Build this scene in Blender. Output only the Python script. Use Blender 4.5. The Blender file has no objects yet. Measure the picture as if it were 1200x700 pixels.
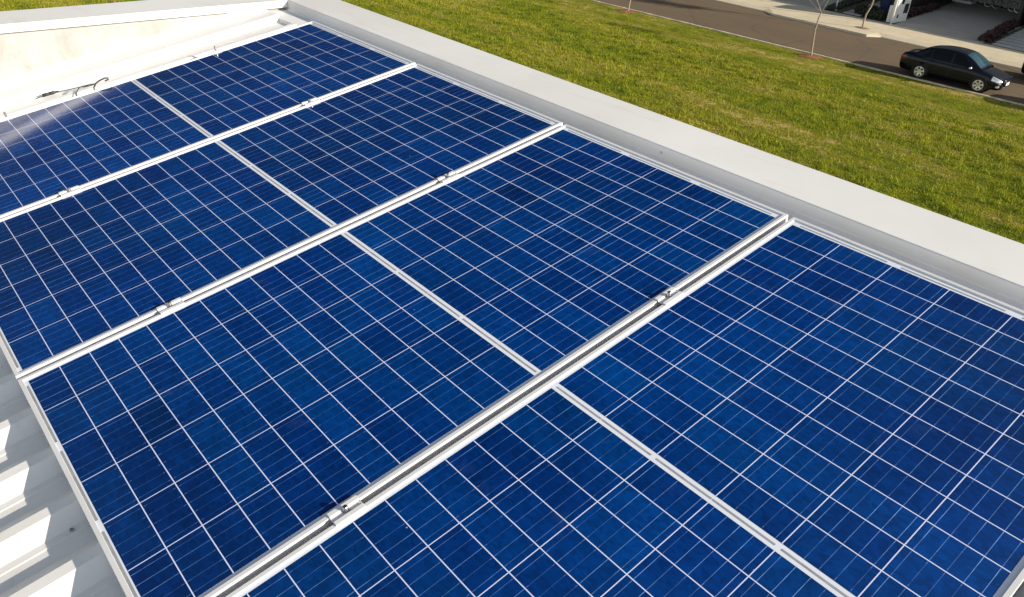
import bpy, bmesh, math, random
from mathutils import Vector, Matrix, Quaternion

SC = bpy.context.scene
COL = SC.collection
R = math.radians
random.seed(7)

# ------------------------------------------------------------------ camera
GH = 7.67                      # height of the low end of the panel plane above the street
PITCH = R(10.3)                # slope of the metal roof, rising towards +X
cam_d = bpy.data.cameras.new('camera')
cam = bpy.data.objects.new('camera', cam_d)
COL.objects.link(cam)
cam_d.sensor_width = 36.0
cam_d.lens = 36.0 * 928.9131 / 1200.0
cam_d.clip_start = 0.05
cam_d.clip_end = 2000.0
CAM_R = ((0.7631470, 0.2958840, -0.5745079), (-0.6440580, 0.4209902, -0.6387147), (0.0528767, 0.8574496, 0.5118439))
CAM_LOC = (-0.164018, -4.108511, 1.334415 + GH)
m = Matrix(CAM_R).to_4x4()
m.translation = Vector(CAM_LOC)
cam.matrix_world = m
SC.camera = cam

# ------------------------------------------------------------------ sky, sun, exposure
SUN_EL = R(21.5)
SUN_DIR = Vector((0.40, -0.917, 0.0)).normalized()
world = bpy.data.worlds.new('World')
SC.world = world
world.use_nodes = True
wn = world.node_tree
sky = wn.nodes.new('ShaderNodeTexSky')
sky.sky_type = 'NISHITA'
sky.sun_disc = False
sky.sun_elevation = SUN_EL
sky.sun_rotation = math.atan2(SUN_DIR.x, SUN_DIR.y)
sky.altitude = 600
sky.air_density = 1.0
sky.dust_density = 0.6
sky.ozone_density = 2.0
# the camera's daylight balance: the blue of the open sky partly neutralised; sky darkened on the side the panels mirror, to dim their reflections
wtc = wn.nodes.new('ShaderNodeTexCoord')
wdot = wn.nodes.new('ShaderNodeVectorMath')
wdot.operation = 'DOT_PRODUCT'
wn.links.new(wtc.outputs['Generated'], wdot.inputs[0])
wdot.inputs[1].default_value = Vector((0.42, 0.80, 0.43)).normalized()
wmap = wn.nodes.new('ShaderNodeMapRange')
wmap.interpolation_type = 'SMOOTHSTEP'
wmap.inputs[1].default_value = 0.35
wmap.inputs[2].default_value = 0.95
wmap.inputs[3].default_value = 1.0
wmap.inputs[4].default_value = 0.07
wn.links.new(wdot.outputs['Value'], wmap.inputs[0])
wbw = wn.nodes.new('ShaderNodeRGBToBW')
wn.links.new(sky.outputs['Color'], wbw.inputs[0])
wmul = wn.nodes.new('ShaderNodeMix')
wmul.data_type = 'RGBA'
wmul.blend_type = 'MULTIPLY'
wmul.inputs[0].default_value = 1.0
wn.links.new(wbw.outputs[0], wmul.inputs[6])
wmul.inputs[7].default_value = (1.22, 1.17, 1.05, 1)
wmix = wn.nodes.new('ShaderNodeMix')
wmix.data_type = 'RGBA'
wmix.inputs[0].default_value = 0.50
wn.links.new(sky.outputs['Color'], wmix.inputs[6])
wn.links.new(wmul.outputs[2], wmix.inputs[7])
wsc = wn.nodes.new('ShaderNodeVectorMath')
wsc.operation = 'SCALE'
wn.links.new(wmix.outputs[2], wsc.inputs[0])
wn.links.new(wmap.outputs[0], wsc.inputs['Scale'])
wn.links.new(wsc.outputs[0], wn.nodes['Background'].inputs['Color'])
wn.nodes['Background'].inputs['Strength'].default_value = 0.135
sun_d = bpy.data.lights.new('sun', 'SUN')
sun_d.energy = 4.6
sun_d.angle = R(0.5)
sun_d.color = (1.0, 0.915, 0.79)
sun = bpy.data.objects.new('sun', sun_d)
COL.objects.link(sun)
sv = Vector((SUN_DIR.x * math.cos(SUN_EL), SUN_DIR.y * math.cos(SUN_EL), math.sin(SUN_EL)))
sun.rotation_euler = sv.to_track_quat('Z', 'Y').to_euler()
sun.location = (10, -20, 30)
vs = SC.view_settings
vs.view_transform = 'Standard'
vs.look = 'None'
vs.gamma = 1.0
vs.use_curve_mapping = False
vs.exposure = 0.72
SC.cycles.caustics_reflective = False
SC.cycles.caustics_refractive = False
SC.cycles.sample_clamp_indirect = 3.0
SC.cycles.use_adaptive_sampling = False


# ================================================================== material helpers
class NT:
    """small expression builder for node trees"""
    def __init__(self, name):
        self.mat = bpy.data.materials.new(name)
        self.mat.use_nodes = True
        self.t = self.mat.node_tree
        self.b = self.t.nodes['Principled BSDF']
        self.coord = None

    def n(self, kind, **kw):
        nd = self.t.nodes.new(kind)
        for k, v in kw.items():
            setattr(nd, k, v)
        return nd

    def put(self, sock, v):
        if isinstance(v, bpy.types.NodeSocket):
            self.t.links.new(v, sock)
        elif isinstance(v, (tuple, list)) and len(v) == 3 and sock.type == 'RGBA':
            sock.default_value = (*v, 1)
        else:
            sock.default_value = v

    def m(self, op, a, b=0.0, c=0.0):
        nd = self.n('ShaderNodeMath', operation=op)
        for i, v in enumerate((a, b, c)):
            self.put(nd.inputs[i], v)
        return nd.outputs[0]

    def obj(self):
        if self.coord is None:
            self.coord = self.n('ShaderNodeTexCoord')
        return self.coord.outputs['Object']

    def sep(self, v):
        nd = self.n('ShaderNodeSeparateXYZ')
        self.put(nd.inputs[0], v)
        return nd.outputs

    def comb(self, x, y, z):
        nd = self.n('ShaderNodeCombineXYZ')
        for i, v in enumerate((x, y, z)):
            self.put(nd.inputs[i], v)
        return nd.outputs[0]

    def scale(self, v, s):
        nd = self.n('ShaderNodeVectorMath', operation='MULTIPLY')
        self.put(nd.inputs[0], v)
        nd.inputs[1].default_value = s
        return nd.outputs[0]

    def noise(self, v, scale, detail=3.0, rough=0.55, out='Fac'):
        nd = self.n('ShaderNodeTexNoise')
        self.put(nd.inputs['Vector'], v)
        nd.inputs['Scale'].default_value = scale
        nd.inputs['Detail'].default_value = detail
        nd.inputs['Roughness'].default_value = rough
        return nd.outputs[out]

    def ramp(self, f, *stops):
        nd = self.n('ShaderNodeValToRGB')
        self.put(nd.inputs[0], f)
        e = nd.color_ramp.elements
        while len(e) > 1:
            e.remove(e[-1])
        e[0].position = stops[0][0]
        e[0].color = (*stops[0][1], 1)
        for p, c in stops[1:]:
            x = e.new(p)
            x.color = (*c, 1)
        return nd.outputs[0]

    def mix(self, f, a, b):
        nd = self.n('ShaderNodeMix', data_type='RGBA')
        self.put(nd.inputs[0], f)
        self.put(nd.inputs[6], a)
        self.put(nd.inputs[7], b)
        return nd.outputs[2]

    def mapr(self, f, a, b, c, d):
        nd = self.n('ShaderNodeMapRange')
        for i, v in enumerate((f, a, b, c, d)):
            self.put(nd.inputs[i], v)
        return nd.outputs[0]

    def bump(self, h, strength, dist):
        nd = self.n('ShaderNodeBump')
        nd.inputs['Strength'].default_value = strength
        nd.inputs['Distance'].default_value = dist
        self.put(nd.inputs['Height'], h)
        self.t.links.new(nd.outputs[0], self.b.inputs['Normal'])

    def set(self, **kw):
        for k, v in kw.items():
            self.put(self.b.inputs[k.replace('_', ' ')], v)
        return self.mat


def simple(name, col, rough=0.6, metal=0.0, var=0.12, scale=6.0, bump=0.0, spec=0.5):
    k = NT(name)
    f = k.noise(k.obj(), scale, 5, 0.6)
    a = tuple(c * (1 - var) for c in col)
    b = tuple(min(1, c * (1 + var)) for c in col)
    k.set(Base_Color=k.ramp(f, (0.3, a), (0.7, b)), Roughness=rough, Metallic=metal)
    k.b.inputs['Specular IOR Level'].default_value = spec
    if bump:
        k.bump(k.noise(k.obj(), scale * 12, 4, 0.6), bump, 0.01)
    return k.mat


# ================================================================== mesh helpers
def link(name, bm, mat=None, parent=None, smooth=False, at=None):
    me = bpy.data.meshes.new(name)
    bm.normal_update()
    bm.to_mesh(me)
    bm.free()
    if smooth:
        for p in me.polygons:
            p.use_smooth = True
    o = bpy.data.objects.new(name, me)
    COL.objects.link(o)
    if mat is not None:
        for mm in (mat if isinstance(mat, (list, tuple)) else [mat]):
            me.materials.append(mm)
    if parent is not None:
        o.parent = parent
    if at is not None:
        o.location = at
    return o


def tag(o, label=None, cat=None, group=None, kind=None):
    if label:
        o['label'] = label
    if cat:
        o['category'] = cat
    if group:
        o['group'] = group
    if kind:
        o['kind'] = kind
    return o


def empty(name, loc=(0, 0, 0), rot=(0, 0, 0)):
    o = bpy.data.objects.new(name, None)
    COL.objects.link(o)
    o.location = loc
    o.rotation_euler = rot
    o.empty_display_size = 0.2
    return o


def kids(o):
    return [c for c in bpy.data.objects if c.parent == o]


def copy_tree(o, parent=None):
    c = o.copy()
    COL.objects.link(c)
    c.parent = parent
    for ch in kids(o):
        copy_tree(ch, c)
    return c


def box(bm, x0, x1, y0, y1, z0, z1, mi=0):
    v = [bm.verts.new((x, y, z)) for z in (z0, z1) for y in (y0, y1) for x in (x0, x1)]
    fs = [(0, 2, 3, 1), (4, 5, 7, 6), (0, 1, 5, 4), (2, 6, 7, 3), (0, 4, 6, 2), (1, 3, 7, 5)]
    out = [bm.faces.new([v[i] for i in f]) for f in fs]
    for f in out:
        f.material_index = mi
    return out


def bevel_all(bm, w, seg=2):
    bmesh.ops.bevel(bm, geom=list(bm.edges), offset=w, segments=seg, profile=0.6, affect='EDGES')


def quad(bm, pts, mi=0):
    f = bm.faces.new([bm.verts.new(p) for p in pts])
    f.material_index = mi
    return f


def prism_y(bm, prof, y0, y1, close=True, mi=0):
    """profile of (x, z) points swept along y"""
    a = [bm.verts.new((x, y0, z)) for x, z in prof]
    b = [bm.verts.new((x, y1, z)) for x, z in prof]
    n = len(prof)
    for i in range(n if close else n - 1):
        j = (i + 1) % n
        bm.faces.new((a[i], a[j], b[j], b[i])).material_index = mi
    if close:
        bm.faces.new(a[::-1]).material_index = mi
        bm.faces.new(b).material_index = mi


def prism_x(bm, prof, x0, x1, close=True, mi=0):
    """profile of (y, z) points swept along x"""
    a = [bm.verts.new((x0, y, z)) for y, z in prof]
    b = [bm.verts.new((x1, y, z)) for y, z in prof]
    n = len(prof)
    for i in range(n if close else n - 1):
        j = (i + 1) % n
        bm.faces.new((a[i], a[j], b[j], b[i])).material_index = mi
    if close:
        bm.faces.new(a[::-1]).material_index = mi
        bm.faces.new(b).material_index = mi


def cyl(bm, p0, p1, r0, r1=None, n=12, caps=True, mi=0):
    r1 = r0 if r1 is None else r1
    p0, p1 = Vector(p0), Vector(p1)
    d = (p1 - p0).normalized()
    a = d.orthogonal().normalized()
    b = d.cross(a)
    r = [[bm.verts.new(p + (a * math.cos(t) + b * math.sin(t)) * rr) for t in [2 * math.pi * i / n for i in range(n)]]
         for p, rr in ((p0, r0), (p1, r1))]
    for i in range(n):
        j = (i + 1) % n
        bm.faces.new((r[0][i], r[0][j], r[1][j], r[1][i])).material_index = mi
    if caps:
        bm.faces.new(r[0][::-1]).material_index = mi
        bm.faces.new(r[1]).material_index = mi


def tube(bm, pts, rad, n=8, mi=0):
    pts = [Vector(p) for p in pts]
    if not isinstance(rad, (list, tuple)):
        rad = [rad] * len(pts)
    rings = []
    a = None
    for i, p in enumerate(pts):
        d = (pts[min(i + 1, len(pts) - 1)] - pts[max(i - 1, 0)]).normalized()
        a = d.orthogonal().normalized() if a is None else (a - d * a.dot(d)).normalized()
        b = d.cross(a)
        rings.append([bm.verts.new(p + (a * math.cos(2 * math.pi * k / n) + b * math.sin(2 * math.pi * k / n)) * rad[i]) for k in range(n)])
    for i in range(len(rings) - 1):
        for k in range(n):
            l = (k + 1) % n
            bm.faces.new((rings[i][k], rings[i][l], rings[i + 1][l], rings[i + 1][k])).material_index = mi
    bm.faces.new(rings[0][::-1]).material_index = mi
    bm.faces.new(rings[-1]).material_index = mi


def lathe(bm, prof, n=28, axis='y', mi=0, close=False):
    """(radius, offset) profile turned about the local y axis"""
    rings = []
    for k in range(n):
        t = 2 * math.pi * k / n
        rings.append([bm.verts.new((r * math.cos(t), h, r * math.sin(t))) for r, h in prof])
    q = len(prof)
    for k in range(n):
        l = (k + 1) % n
        for i in range(q if close else q - 1):
            j = (i + 1) % q
            try:
                bm.faces.new((rings[k][i], rings[k][j], rings[l][j], rings[l][i])).material_index = mi
            except ValueError:
                pass


# ================================================================== materials
def mat_white_metal(name, col=(0.80, 0.79, 0.77), rough=0.42, dirt=0.10):
    k = NT(name)
    o = k.obj()
    f = k.noise(o, 2.3, 6, 0.62)
    g = k.noise(o, 38.0, 4, 0.6)
    c1 = k.mix(k.mapr(f, 0.42, 0.72, 0.0, 1.0), col, tuple(c * (1 - dirt) * t for c, t in zip(col, (1.0, 0.985, 0.95))))
    c2 = k.mix(k.mapr(g, 0.60, 0.74, 0.0, 0.22), c1, (0.50, 0.47, 0.42))
    k.set(Base_Color=c2, Roughness=k.mapr(f, 0.3, 0.7, rough - 0.07, rough + 0.1))
    k.bump(k.noise(o, 4.0, 3, 0.5), 0.12, 0.01)
    return k.mat


M_roof = mat_white_metal('white_painted_sheet', (0.86, 0.845, 0.81), 0.45, 0.13)
M_flash = mat_white_metal('white_flashing', (0.80, 0.79, 0.77), 0.42, 0.08)


def mat_capping():
    k = NT('white_capping_sheet')
    o = k.obj()
    f = k.noise(o, 1.1, 6, 0.6)
    st = k.noise(k.scale(o, (5.0, 1.0, 1.0)), 2.6, 6, 0.65)
    sp = k.n('ShaderNodeTexVoronoi')
    k.put(sp.inputs['Vector'], o)
    sp.inputs['Scale'].default_value = 13.0
    gate = k.m('GREATER_THAN', k.noise(o, 1.6, 2, 0.5), 0.56)
    dot = k.m('MULTIPLY', k.m('LESS_THAN', sp.outputs['Distance'], 0.075), gate)
    c = k.mix(k.mapr(f, 0.4, 0.75, 0, 1), (0.735, 0.725, 0.705), (0.66, 0.645, 0.615))
    c = k.mix(k.mapr(st, 0.56, 0.76, 0, 0.55), c, (0.58, 0.52, 0.45))
    c = k.mix(k.m('MULTIPLY', dot, 0.75), c, (0.30, 0.28, 0.25))
    k.set(Base_Color=c, Roughness=0.5)
    k.bump(k.noise(o, 3.0, 4, 0.55), 0.10, 0.012)
    return k.mat


M_cap = mat_capping()


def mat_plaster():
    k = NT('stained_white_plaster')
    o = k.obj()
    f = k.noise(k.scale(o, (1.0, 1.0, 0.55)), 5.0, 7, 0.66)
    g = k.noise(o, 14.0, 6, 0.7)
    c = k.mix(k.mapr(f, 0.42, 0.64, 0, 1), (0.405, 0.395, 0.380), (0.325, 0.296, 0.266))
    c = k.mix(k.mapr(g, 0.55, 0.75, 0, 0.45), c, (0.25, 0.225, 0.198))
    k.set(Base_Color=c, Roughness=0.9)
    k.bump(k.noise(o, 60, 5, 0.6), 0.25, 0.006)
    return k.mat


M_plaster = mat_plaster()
M_wall = simple('white_render', (0.60, 0.585, 0.555), 0.85, var=0.06, scale=3, bump=0.1)
M_alu = None


def mat_alu(name, base, rough, metal):
    k = NT(name)
    o = k.obj()
    f = k.noise(o, 7.0, 3, 0.5)
    g = k.noise(o, 9.0, 5, 0.6)
    c = k.mix(k.mapr(g, 0.4, 0.7, 0, 1), base, tuple(b * 0.93 for b in base))
    k.set(Base_Color=c, Metallic=metal, Roughness=k.mapr(f, 0.3, 0.7, rough - 0.05, rough + 0.06))
    return k.mat


M_alu = mat_alu('anodised_frame', (0.69, 0.68, 0.665), 0.46, 0.0)
M_clamp = mat_alu('bare_aluminium', (0.80, 0.79, 0.775), 0.42, 0.10)
M_steel = simple('zinc_bolt', (0.55, 0.54, 0.54), 0.28, 1.0, 0.1, 40)
M_black = simple('black_plastic', (0.022, 0.021, 0.020), 0.5, 0, 0.1)
M_rubber = simple('black_rubber', (0.016, 0.016, 0.016), 0.75, 0, 0.15)


def coat(k, rough=0.05, ior=1.33):
    k.b.inputs['Coat Weight'].default_value = 1.0
    k.b.inputs['Coat Roughness'].default_value = rough
    k.b.inputs['Coat IOR'].default_value = ior
    k.b.inputs['Specular IOR Level'].default_value = 0.0
    k.b.inputs['Roughness'].default_value = 0.6


# panel geometry (metres, in the plane of the panels)
CP = 0.0804            # pitch of the half cells along the long side
CQ = 0.158209          # pitch of the cells across
MIDG = 0.023381        # white gap between the two halves
STEP = 6 * CQ + 0.061749   # panel to panel
MARG_L, MARG_R, MARG_V = 0.0215, 0.0355, 0.0215
U_CELLS = 24 * CP + MIDG
LEN_U = MARG_L + U_CELLS + MARG_R
LEN_V = 6 * CQ + 2 * MARG_V
FRAME_H = 0.0405
LIP = 0.011
REC = 0.0036


def mat_cells():
    """twelve by six half cells; object x,y start at the corner of the field"""
    k = NT('polycrystalline_cells')
    o = k.obj()
    s = k.sep(o)
    rnd = k.n('ShaderNodeObjectInfo').outputs['Random']
    cu = k.m('DIVIDE', s[0], CP)
    cv = k.m('DIVIDE', s[1], CQ)
    iu, iv = k.m('FLOOR', cu), k.m('FLOOR', cv)
    fu, fv = k.m('SUBTRACT', cu, iu), k.m('SUBTRACT', cv, iv)
    du = k.m('MULTIPLY', k.m('MINIMUM', fu, k.m('SUBTRACT', 1.0, fu)), CP)
    dv = k.m('MULTIPLY', k.m('MINIMUM', fv, k.m('SUBTRACT', 1.0, fv)), CQ)
    inu = k.m('MULTIPLY', k.m('GREATER_THAN', cu, 0.2), k.m('LESS_THAN', cu, 11.8))
    inv = k.m('MULTIPLY', k.m('GREATER_THAN', cv, 0.2), k.m('LESS_THAN', cv, 5.8))
    gap = k.m('MAXIMUM', k.m('MULTIPLY', inu, k.m('LESS_THAN', du, 0.00122)), k.m('MULTIPLY', inv, k.m('LESS_THAN', dv, 0.00115)))
    wn_ = k.n('ShaderNodeTexWhiteNoise', noise_dimensions='3D')
    k.put(wn_.inputs['Vector'], k.comb(iu, iv, k.m('MULTIPLY', rnd, 91.7)))
    wv = wn_.outputs['Value']
    wc = k.sep(wn_.outputs['Color'])
    # crystal grains
    off = k.n('ShaderNodeVectorMath', operation='ADD')
    k.put(off.inputs[0], o)
    k.put(off.inputs[1], k.comb(k.m('MULTIPLY', wv, 7.0), k.m('MULTIPLY', wc[1], 5.0), k.m('MULTIPLY', rnd, 3.0)))
    vo = k.n('ShaderNodeTexVoronoi')
    k.put(vo.inputs['Vector'], k.scale(off.outputs[0], (1.0, 0.5, 1.0)))
    vo.inputs['Scale'].default_value = 130.0
    grain = k.sep(vo.outputs['Color'])[0]
    patch = k.noise(off.outputs[0], 16.0, 4, 0.6)
    wide = k.noise(o, 1.7, 2, 0.5)
    o2 = k.n('ShaderNodeVectorMath', operation='ADD')
    k.put(o2.inputs[0], o)
    k.put(o2.inputs[1], k.comb(k.m('MULTIPLY', rnd, 31.0), k.m('MULTIPLY', rnd, 17.0), 0.0))
    off2 = o2.outputs[0]
    br = k.m('ADD', 0.88, k.m('MULTIPLY', wv, 0.20))
    br = k.m('MULTIPLY', br, k.mapr(k.noise(off2, 0.95, 2, 0.5), 0.32, 0.68, 0.72, 1.26))
    br = k.m('MULTIPLY', br, k.mapr(k.m('GREATER_THAN', wc[2], 0.9975), 0, 1, 1.0, 0.70))
    br = k.m('MULTIPLY', br, k.mapr(grain, 0, 1, 0.82, 1.18))
    br = k.m('MULTIPLY', br, k.mapr(patch, 0.3, 0.7, 0.84, 1.16))
    hue = k.m('ADD', k.m('MULTIPLY', wc[0], 0.45), k.m('MULTIPLY', k.mapr(wide, 0.3, 0.7, 0, 1), 0.5))
    base = k.ramp(hue, (0.0, (0.0, 0.0245, 0.156)), (0.45, (0.0, 0.0325, 0.168)), (0.8, (0.0, 0.0380, 0.172)), (1.0, (0.0, 0.048, 0.168)))
    bc = k.n('ShaderNodeVectorMath', operation='SCALE')
    k.put(bc.inputs[0], base)
    k.put(bc.inputs['Scale'], br)
    col = bc.outputs[0]
    # dark edge of the silicon
    edge = k.m('MAXIMUM', k.m('LESS_THAN', du, 0.0026), k.m('LESS_THAN', dv, 0.0026))
    col = k.mix(k.m('MULTIPLY', edge, 0.45), col, (0.002, 0.006, 0.035))
    # five busbars along the long side, metallic glints painted in as brighter stretches
    fb = k.m('FRACT', k.m('MULTIPLY', fv, 5.0))
    db = k.m('MULTIPLY', k.m('ABSOLUTE', k.m('SUBTRACT', fb, 0.5)), CQ / 5)
    ib = k.m('FLOOR', k.m('MULTIPLY', fv, 5.0))
    w2 = k.n('ShaderNodeTexWhiteNoise', noise_dimensions='3D')
    k.put(w2.inputs['Vector'], k.comb(k.m('ADD', iu, k.m('MULTIPLY', rnd, 37.0)), iv, ib))
    streak = k.noise(k.comb(k.m('MULTIPLY', s[0], 30.0), k.m('ADD', k.m('MULTIPLY', iv, 5.3), k.m('MULTIPLY', ib, 1.7)), k.m('MULTIPLY', rnd, 50.0)), 1.0, 3, 0.6)
    bb = k.m('LESS_THAN', db, 0.00055)
    bb = k.m('MULTIPLY', bb, k.m('ADD', 0.10, k.m('MULTIPLY', k.m('POWER', w2.outputs['Value'], 1.6), 0.34)))
    bb = k.m('MULTIPLY', bb, k.mapr(streak, 0.35, 0.65, 0.55, 1.3))
    bb = k.m('MULTIPLY', bb, k.mapr(k.noise(off2, 1.3, 2, 0.5), 0.35, 0.68, 0.55, 2.0))  # broad zones where the painted glint is stronger
    tick = k.m('MULTIPLY', k.m('LESS_THAN', db, 0.0008), k.m('MULTIPLY', k.m('GREATER_THAN', du, 0.0045), k.m('LESS_THAN', du, 0.0095)))
    bb = k.m('MAXIMUM', bb, k.m('MULTIPLY', tick, 0.26))
    col = k.mix(bb, col, (0.30, 0.52, 0.92))
    # fine fingers, a faint ripple across
    col = k.mix(gap, col, (0.68, 0.74, 0.98))
    # specks and wiped dust on the glass
    dn = k.noise(o, 5.0, 6, 0.68)
    col = k.mix(k.mapr(dn, 0.60, 0.85, 0.0, 0.085), col, (0.30, 0.40, 0.52))
    v2 = k.n('ShaderNodeTexVoronoi')
    k.put(v2.inputs['Vector'], off.outputs[0])
    v2.inputs['Scale'].default_value = 9.0
    spk = k.m('LESS_THAN', v2.outputs['Distance'], 0.018)
    col = k.mix(k.m('MULTIPLY', spk, 0.6), col, (0.5, 0.55, 0.6))
    k.set(Base_Color=col)
    coat(k, 0.10, 1.64)
    nb = k.n('ShaderNodeBump')
    nb.inputs['Strength'].default_value = 0.018
    nb.inputs['Distance'].default_value = 0.004
    k.put(nb.inputs['Height'], k.noise(o, 130.0, 2, 0.5))
    k.t.links.new(nb.outputs[0], k.b.inputs['Coat Normal'])
    return k.mat


M_cells = mat_cells()
kb = NT('white_backsheet')
kb.set(Base_Color=kb.ramp(kb.noise(kb.obj(), 4, 4), (0.3, (0.74, 0.77, 0.83)), (0.7, (0.78, 0.81, 0.87))))
coat(kb, 0.10, 1.64)
M_back = kb.mat
kr = NT('tinned_ribbon')
kr.set(Base_Color=kr.ramp(kr.noise(kr.obj(), 25, 4), (0.3, (0.26, 0.27, 0.28)), (0.7, (0.38, 0.39, 0.40))))
coat(kr, 0.10, 1.64)
M_ribbon = kr.mat

# ================================================================== the sloping roof plane
PANEL_ORIGIN = Vector((0, 0, GH))
ROT = (0, -PITCH, 0)


def P(u, y, z):
    """panel-plane coordinates (along slope, across, out of plane) to the world"""
    return Vector((u * math.cos(PITCH) - z * math.sin(PITCH), y, u * math.sin(PITCH) + z * math.cos(PITCH) + GH))


# ------------------------------------------------------------------ the white building under the panels
bld = empty('building', (0, -3, 0))
tag(bld, 'white building under the panels, with corrugated metal roof sunk behind low white parapets', 'building')


def bpart(name, bm, mat, smooth=False, parent=None, flat=True):
    """meshes given in world coordinates (flat) or roof-plane coordinates, kept under the building"""
    o = link(name, bm, mat, None, smooth)
    par = parent if parent is not None else bld
    if flat:
        o.parent = par
        o.matrix_parent_inverse = Matrix.Identity(4)
        o.matrix_basis = par_world(par).inverted()
    else:
        o.parent = par
        o.matrix_parent_inverse = Matrix.Identity(4)
        o.matrix_basis = par_world(par).inverted() @ ROOF_M
    return o


ROOF_M = Matrix.Translation(PANEL_ORIGIN) @ Matrix.Rotation(-PITCH, 4, 'Y')


def par_world(o):
    m_ = o.matrix_basis.copy() if o.parent is None else par_world(o.parent) @ o.matrix_parent_inverse @ o.matrix_basis
    if o.parent is None:
        m_ = Matrix.LocRotScale(o.location, o.rotation_euler, o.scale)
    return m_


# corrugated sheets: trapezoid ribs running up the slope
RIB = 0.192
Z_CREST, Z_VAL = -0.0428, -0.0668
bm = bmesh.new()
prof = []
i = 14
y_front = -2.498 + 14 * RIB
y_ = y_front
prof.append((0.475, Z_VAL))
while y_ > -6.6:
    # walking from the far wall towards the viewer: back slope, crest, front slope, valley with lap seam
    prof += [(y_ + 0.030 + 0.044, Z_VAL), (y_ + 0.030, Z_CREST), (y_, Z_CREST), (y_ - 0.045, Z_VAL),
             (y_ - 0.066, Z_VAL), (y_ - 0.0665, Z_VAL - 0.0018), (y_ - 0.098, Z_VAL - 0.0010)]
    y_ -= RIB
prof.sort(key=lambda t: -t[0])
us = [-4.2, -2.6, -1.0, 0.3, 1.4, 1.962]
rows = [[bm.verts.new((u, y, z + (0.0006 * math.sin(u * 5 + y * 9)))) for y, z in prof] for u in us]
for a, b in zip(rows, rows[1:]):
    for j in range(len(prof) - 1):
        bm.faces.new((a[j + 1], b[j + 1], b[j], a[j]))
roof_sheet = bpart('roof_sheet', bm, M_roof, flat=False)
sm = roof_sheet.modifiers.new('thickness', 'SOLIDIFY')
sm.thickness = 0.0012
sm.offset = -1
# screws along the valleys near the panel edge
for n, (u, y) in enumerate([(-0.062, -2.553), (-0.9, -2.553), (-0.9, -2.361), (-0.9, -2.169), (-0.45, -2.745)]):
    bm = bmesh.new()
    cyl(bm, (u, y, Z_VAL), (u, y, Z_VAL + 0.0015), 0.0045, n=14)
    cyl(bm, (u, y, Z_VAL + 0.0015), (u, y, Z_VAL + 0.005), 0.0038, n=6)
    o = bpart('screw', bm, M_steel, flat=False, parent=roof_sheet)

# stepped flashing along the far wall, drawn in the roof plane
bm = bmesh.new()
fl = [(0.5988, -0.004), (0.5985, -0.014), (0.5945, -0.0165), (0.558, -0.0275), (0.545, -0.0285), (0.412, -0.0300), (0.408, -0.0320), (0.394, Z_VAL + 0.0035), (0.392, Z_VAL - 0.004)]
va = [[bm.verts.new((u, y, z)) for y, z in fl] for u in (-4.2, -1.5, 0.4, 1.958)]
for a, b in zip(va, va[1:]):
    for j in range(len(fl) - 1):
        bm.faces.new((a[j], a[j + 1], b[j + 1], b[j]))
bm.faces.new([va[-1][j] for j in range(2, len(fl))])
wall_flash = bpart('wall_flashing', bm, M_flash, flat=False)
wall_flash.modifiers.new('thickness', 'SOLIDIFY').thickness = 0.0012

CAPZ = GH + 0.360
RX0, RX1 = 2.085, 2.360      # right-hand parapet, inner and outer face
FY0, FY1 = 0.600, 0.875      # far parapet
# level plate between the sheet ends and the right-hand parapet
bm = bmesh.new()
pz = GH + 0.303
prism_y(bm, [(1.9340, pz), (2.0700, pz), (2.0815, pz + 0.010), (2.0825, pz + 0.028), (2.0840, pz + 0.028), (2.0840, pz - 0.02), (1.9360, pz - 0.004), (1.9360, pz - 0.05), (1.9340, pz - 0.05)][::-1], -6.6, 0.597)
bpart('edge_flashing', bm, M_flash)


def parapet(x0, x1, y0, y1, mat, along):
    bm = bmesh.new()
    box(bm, x0, x1, y0, y1, GH - 1.6, CAPZ - 0.041)
    w = bpart('parapet_wall', bm, mat)
    bm = bmesh.new()
    ov = 0.018
    if along == 'y':
        p = [(x0 - 0.004, CAPZ - 0.041), (x0 - 0.004, CAPZ - 0.003), (x0 - 0.001, CAPZ), (x1 + 0.0, CAPZ + 0.002), (x1 + 0.004, CAPZ - 0.001), (x1 + ov, CAPZ - 0.06), (x1 + ov - 0.004, CAPZ - 0.06), (x1 + 0.001, CAPZ - 0.041)]
        ys = [y0, y1]
        for a, b in zip(ys, ys[1:]):
            prism_y(bm, p[::-1], a + 0.0006, b - 0.0006)
    else:
        p = [(y0 - 0.026, CAPZ - 0.0415), (y0 - 0.028, CAPZ - 0.003), (y0 - 0.025, CAPZ), (y1, CAPZ + 0.002), (y1 + 0.004, CAPZ - 0.001), (y1 + ov, CAPZ - 0.06), (y1 + ov - 0.004, CAPZ - 0.06), (y1 + 0.001, CAPZ - 0.041), (y0 - 0.001, CAPZ - 0.0385), (y0 - 0.022, CAPZ - 0.0385), (y0 - 0.022, CAPZ - 0.0415)]
        xs = [x0, x1]
        for a, b in zip(xs, xs[1:]):
            prism_x(bm, p, a + 0.0006, b - 0.0006)
    bmesh.ops.recalc_face_normals(bm, faces=bm.faces)
    c = bpart('capping', bm, M_cap, parent=w)
    return w


parapet(RX0, RX1, -7.0, FY1, M_wall, 'y')
parapet(-4.6, RX0 - 0.0045, FY0, FY1, M_plaster, 'x')
# the walls below, down to the lawn
bm = bmesh.new()
box(bm, -4.6, RX1 - 0.004, -7.0, FY1 - 0.004, -0.3, GH - 1.62)
bpart('wall', bm, M_wall)
for y in (-5.6, -3.2, -1.0):
    bm = bmesh.new()
    box(bm, RX1 - 0.03, RX1 + 0.03, y - 0.55, y + 0.55, 4.2, 5.4)
    bevel_all(bm, 0.012, 1)
    fr = bpart('window', bm, M_alu)

# ------------------------------------------------------------------ solar panels
CU, CV = LEN_U / 2, LEN_V / 2


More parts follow.
